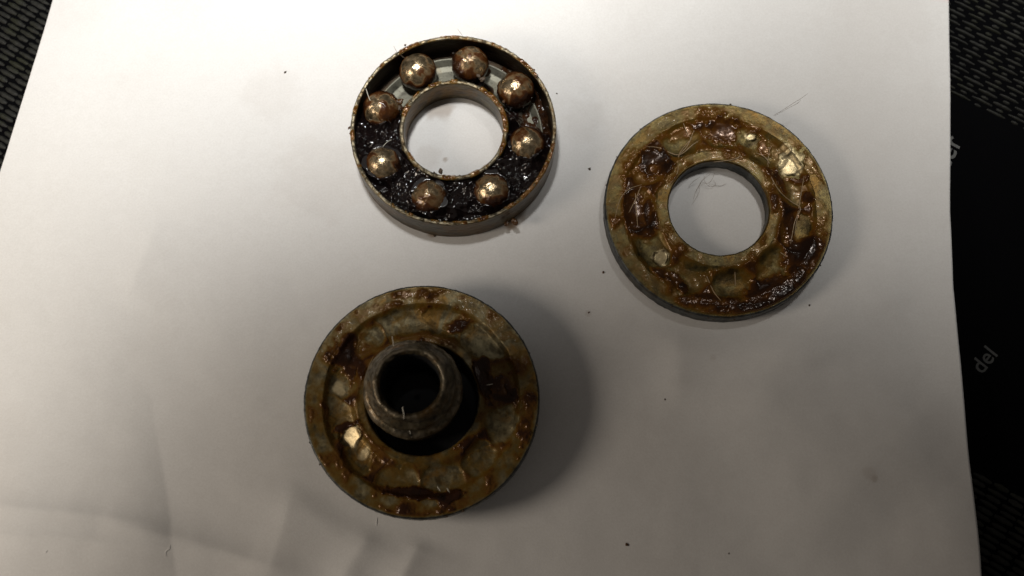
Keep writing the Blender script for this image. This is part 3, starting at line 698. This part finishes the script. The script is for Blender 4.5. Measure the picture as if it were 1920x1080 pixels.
# ---- ring C (lower left) : thick collar with a sleeve
ringC = thing('thrust_bearing', (c3[0], c3[1], TH), 'thick round steel collar with a hollow sleeve in its black hole, lowest on the paper', 'bearing')
boreC = R3 * 0.478
gC0, gC1, dC = 0.545, 0.845, 0.7 * MM
_, zC = build_washer(ringC, 'collar', R3, boreC, H3, gC0, gC1, dC, 300, M_wash3, M_side, 1000, [(R3, H3 - 3.2 * MM), (R3 - 0.6 * MM, H3 - 3.8 * MM), (R3 * 0.88, H3 - 5 * MM), (R3 * 0.87, 0.4 * MM), (R3 * 0.87 - 0.4 * MM, 0)],
                     [facet(c3, H3, 657, 815, 20, .30, .06), facet(c3, H3, 680, 848, 11, .05, -0.03), facet(c3, H3, 632, 725, 14, .05, .0)])
paintC = [(640, 660, 26, 34, 30, 0.55, .45), (632, 730, 20, 44, 0, -0.5, .4), (657, 816, 19, 16, -30, -1.9, .3), (648, 800, 24, 10, -20, 0.7, .4), (677, 846, 22, 24, 0, -0.45, .4), (668, 812, 14, 22, 40, .2, .4),
          (730, 575, 60, 9, -12, 0.15, .5), (865, 612, 34, 14, 5, 0.6, .4), (810, 600, 50, 24, -8, -0.5, .4), (720, 620, 30, 26, 0, -0.4, .4), (905, 700, 20, 34, 0, 0.6, .4), (940, 730, 30, 34, 0, 0.55, .5), (880, 830, 40, 16, -25, .35, .5),
          (780, 925, 60, 11, 5, 0.8, .4), (845, 930, 30, 10, -15, 0.6, .4), (800, 890, 50, 20, 0, -0.2, .5), (985, 790, 16, 60, 10, 0.45, .5), (900, 640, 50, 26, 30, -0.5, .4), (770, 552, 60, 10, 0, .25, .5), (600, 800, 10, 50, -10, -0.15, .5), (770, 955, 80, 12, 0, 0.3, .5), (970, 870, 26, 40, 40, 0.15, .5),
          (945, 655, 26, 18, 0, -0.4, .4), (930, 790, 34, 16, 10, -.2, .4)]
def tC(x, y, rr):
    q = rr / R3; X_, Y_ = x / MM, y / MM
    groove = sst(gC0 - .03, gC0 + .05, q) * (1 - sst(gC1 - 0.05, gC1 + .01, q))
    pw = patchwork(x, y, R3, 319, 17, 5.0, 0.26)
    T = groove * (0.5 * pw + 0.48 * dent_film(x, y, R3, 310, 12, gC0, gC1) + 0.04) + (1 - groove) * (0.17 + 1.0 * (fbm(X_ / 3.0, Y_ / 3.2, 314, 4) - 0.48))
    T = T + (0.06 + 0.20 * groove) * (fbm(X_ / 2.0, Y_ / 2.0, 316, 2) - 0.5)
    T = T + paint(c3, H3, paintC, x, y) * 0.85
    edgew = sst(0.995, 0.965, q) * sst(boreC / R3 + 0.002, boreC / R3 + 0.025, q)
    T = T * edgew - 0.05 * (1 - edgew)
    T = np.where(T > 0, 0.9 * np.tanh(T / 0.9), T * 0.5)
    return T * (0.22 + 0.78 * np.clip(np.maximum(groove, sst(0.3, 0.6, T)), 0, 1)) * MM, T * MM
me = film('grease', boreC + 0.2 * MM, R3 - 0.15 * MM, 220, 1200, zC, tC, tmin=0.0, tscale=0.85)
link('grease', me, M_grease3, ringC)
# sleeve
sx, sy = -1.4 * MM, 1.05 * MM
hh = H3 / MM; s_h = hh + 13.0
pS = [(9.0, 0), (9.0, 2.0), (9.4, 4), (9.7, hh - 1.0), (10.0, hh + 4.0), (10.35, hh + 5.0), (10.45, hh + 6.0), (10.3, hh + 6.9), (9.8, hh + 7.6), (9.35, hh + 7.8), (9.1, hh + 8.2), (9.15, hh + 9.0), (9.1, hh + 9.9), (8.7, hh + 10.5), (8.2, hh + 10.8), (7.95, hh + 11.3), (7.8, s_h - .8), (7.5, s_h - .2), (7.1, s_h), (6.7, s_h - 0.1), (6.35, s_h - .5), (6.15, s_h - 1.6), (6.1, 1.0), (6.1, 0)]
PS = rprof(pS + [pS[0]], 0.25)[:-1]
def dS(x, y, z, rr):
    dr = 0.5 * MM * (fbm(x / MM / 1.3, (y + 2 * z) / MM / 1.3, 401, 4) - 0.5) + 0.08 * MM * np.sin(z / MM * 7.0)
    return 0.25 * MM * (fbm(x / MM / 1.5, y / MM / 1.5, 403, 3) - 0.5) * (z > H3), np.where(z > H3 * 0.8, dr, 0)
def aS(x, y, z, rr):
    rim = np.exp(-((rr / MM - 7.0) / 0.3) ** 2) * (z > H3 + 11.6 * MM) + 0.8 * np.exp(-((rr / MM - 10.1) / 0.45) ** 2) * (z > H3 + 5.4 * MM)
    return {'grime': np.clip(rim * 0.9 * sst(0.3, 0.62, fbm(x / MM / 1.1, y / MM / 1.1, 405, 4)) + 0.35 * sst(.5, .7, fbm(x / MM / 1.3, (y + z) / MM / 1.3, 407, 4)), 0, 0.9)}
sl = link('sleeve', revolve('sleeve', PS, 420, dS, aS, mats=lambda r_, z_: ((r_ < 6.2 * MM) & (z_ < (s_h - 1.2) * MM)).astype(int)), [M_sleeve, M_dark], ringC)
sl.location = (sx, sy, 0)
# plug closing the sleeve below and dark seat under the gap
def disc(name, rad, z0, z1, mat, parent, loc=(0, 0, 0)):
    me = revolve(name, rprof([(0.01, z0), (rad / MM, z0), (rad / MM, z1), (0.01, z1), (0.01, z0)], 1.2)[:-1], 96, lambda x, y, z, rr: (0.3 * MM * (fbm(x / MM / 3, y / MM / 3, 411, 3) - .5) * (z > (z0 + z1) / 2 * MM), 0 * x))
    o = link(name, me, mat, parent); o.location = loc; return o
M_plug = simple('dark_grey_plug', (0.03, 0.03, 0.033), 0.6)
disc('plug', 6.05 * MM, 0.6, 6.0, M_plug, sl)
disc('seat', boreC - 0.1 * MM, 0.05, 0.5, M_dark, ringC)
hair(ringC, c3, [(757, 786, 22.9), (757, 776, 23.3), (755, 765, 23.7), (757, 763, 23.7)], 0.10, M_hair_l)
hair(ringC, c3, [(772, 820, 16.5), (768, 806, 18.7), (768, 798, 19.5)], 0.12, M_hair_l)
hair(ringC, c3, [(738, 650, 18.0), (737, 640, 18.9), (735, 630, 19.5)], 0.10, M_hair_l)
hair(ringC, c3, [(826, 921, 10.4), (820, 912, 10.9)], 0.13, M_hair_l)
hair(ringC, c3, [(843, 923, 10.4), (838, 915, 10.9)], 0.11, M_hair_l)
hair(ringC, c3, [(912, 722, 10.4), (924, 720, 10.9)], 0.12, M_hair_l)
hair(ringC, c3, [(700, 790, 10.5), (690, 760, 10.9), (688, 700, 11.4), (700, 668, 10.9)], 0.08, M_string, 'grease_string')
for k in range(26):
    a_ = rndh.uniform(0, 6.283); rr = R3 * rndh.choice([0.995, 1.003, 0.99]); sz = rndh.uniform(0.12, 0.26)
    blob('grease_lump', (rr * math.cos(a_), rr * math.sin(a_), H3 * rndh.uniform(.9, 1.0)), (sz * MM, sz * MM, sz * MM), M_grit, ringC, k + 90, 2, 0.5)

# ------------------------------------------------------------------ loose bits on the sheet
bits = [(535, 136, 0.30, 'tiny dark speck on the white paper to the left of the ring of balls'),
        (1105, 317, 0.36, 'dark round speck on the paper between the ring of balls and the right washer'),
        (1044, 176, 0.22, 'faint dark speck on the paper just right of the ring of balls'),
        (1131, 511, 0.30, 'tiny brown speck on the paper left of the right washer\'s lower edge'),
        (1104, 586, 0.26, 'faint yellow brown speck on the paper below the right washer\'s left side'),
        (1246, 750, 0.22, 'dark speck on the bare paper right of the big shadow'),
        (1175, 1022, 0.40, 'largest brown crumb on the paper near the bottom edge of the picture'),
        (1366, 1038, 0.16, 'faint speck near the bottom edge of the paper, right of the brown crumb'),
        (1517, 573, 0.26, 'tiny dark speck on the paper below the right washer\'s lower right edge'),
        (815, 441, 0.40, 'brown grease crumb on the paper just below the ring of balls')]
for k, (px, py, sz, lab) in enumerate(bits):
    g = G(px, py); z = float(paper_z(np.array([g[0]]), np.array([g[1]]))[0])
    blob('speck', (g[0], g[1], z + TH + sz * 0.3 * MM), (sz * MM, sz * 0.75 * MM, sz * 0.5 * MM), M_crumb if k in (3, 4, 6, 9) else M_grit, None, k + 500, 2, 0.45,
         label=lab, category='speck', group='specks of dirt on the paper')
M_fibre = simple('white_fibre', (0.9, 0.9, 0.86), 0.5)
def paper_fibre(pts, lab):
    P = []
    for px, py in pts:
        g = G(px, py); z = float(paper_z(np.array([g[0]]), np.array([g[1]]))[0]); P.append((g[0], g[1], z + TH + 0.0001))
    return tube('fibre', P, 0.06 * MM, M_fibre, None, 4, True, label=lab, category='fibre', group='loose fibres on the paper')
paper_fibre([(322, 1045), (323, 1036), (329, 1031), (330, 1024)], 'short pale curled fibre at the foot of the paper crease, lower left')
paper_fibre([(706, 986), (707, 970)], 'short straight pale fibre on the paper just below the thick collar')
paper_fibre([(110, 1039), (114, 1034)], 'tiny pale fibre near the bottom left corner of the picture')
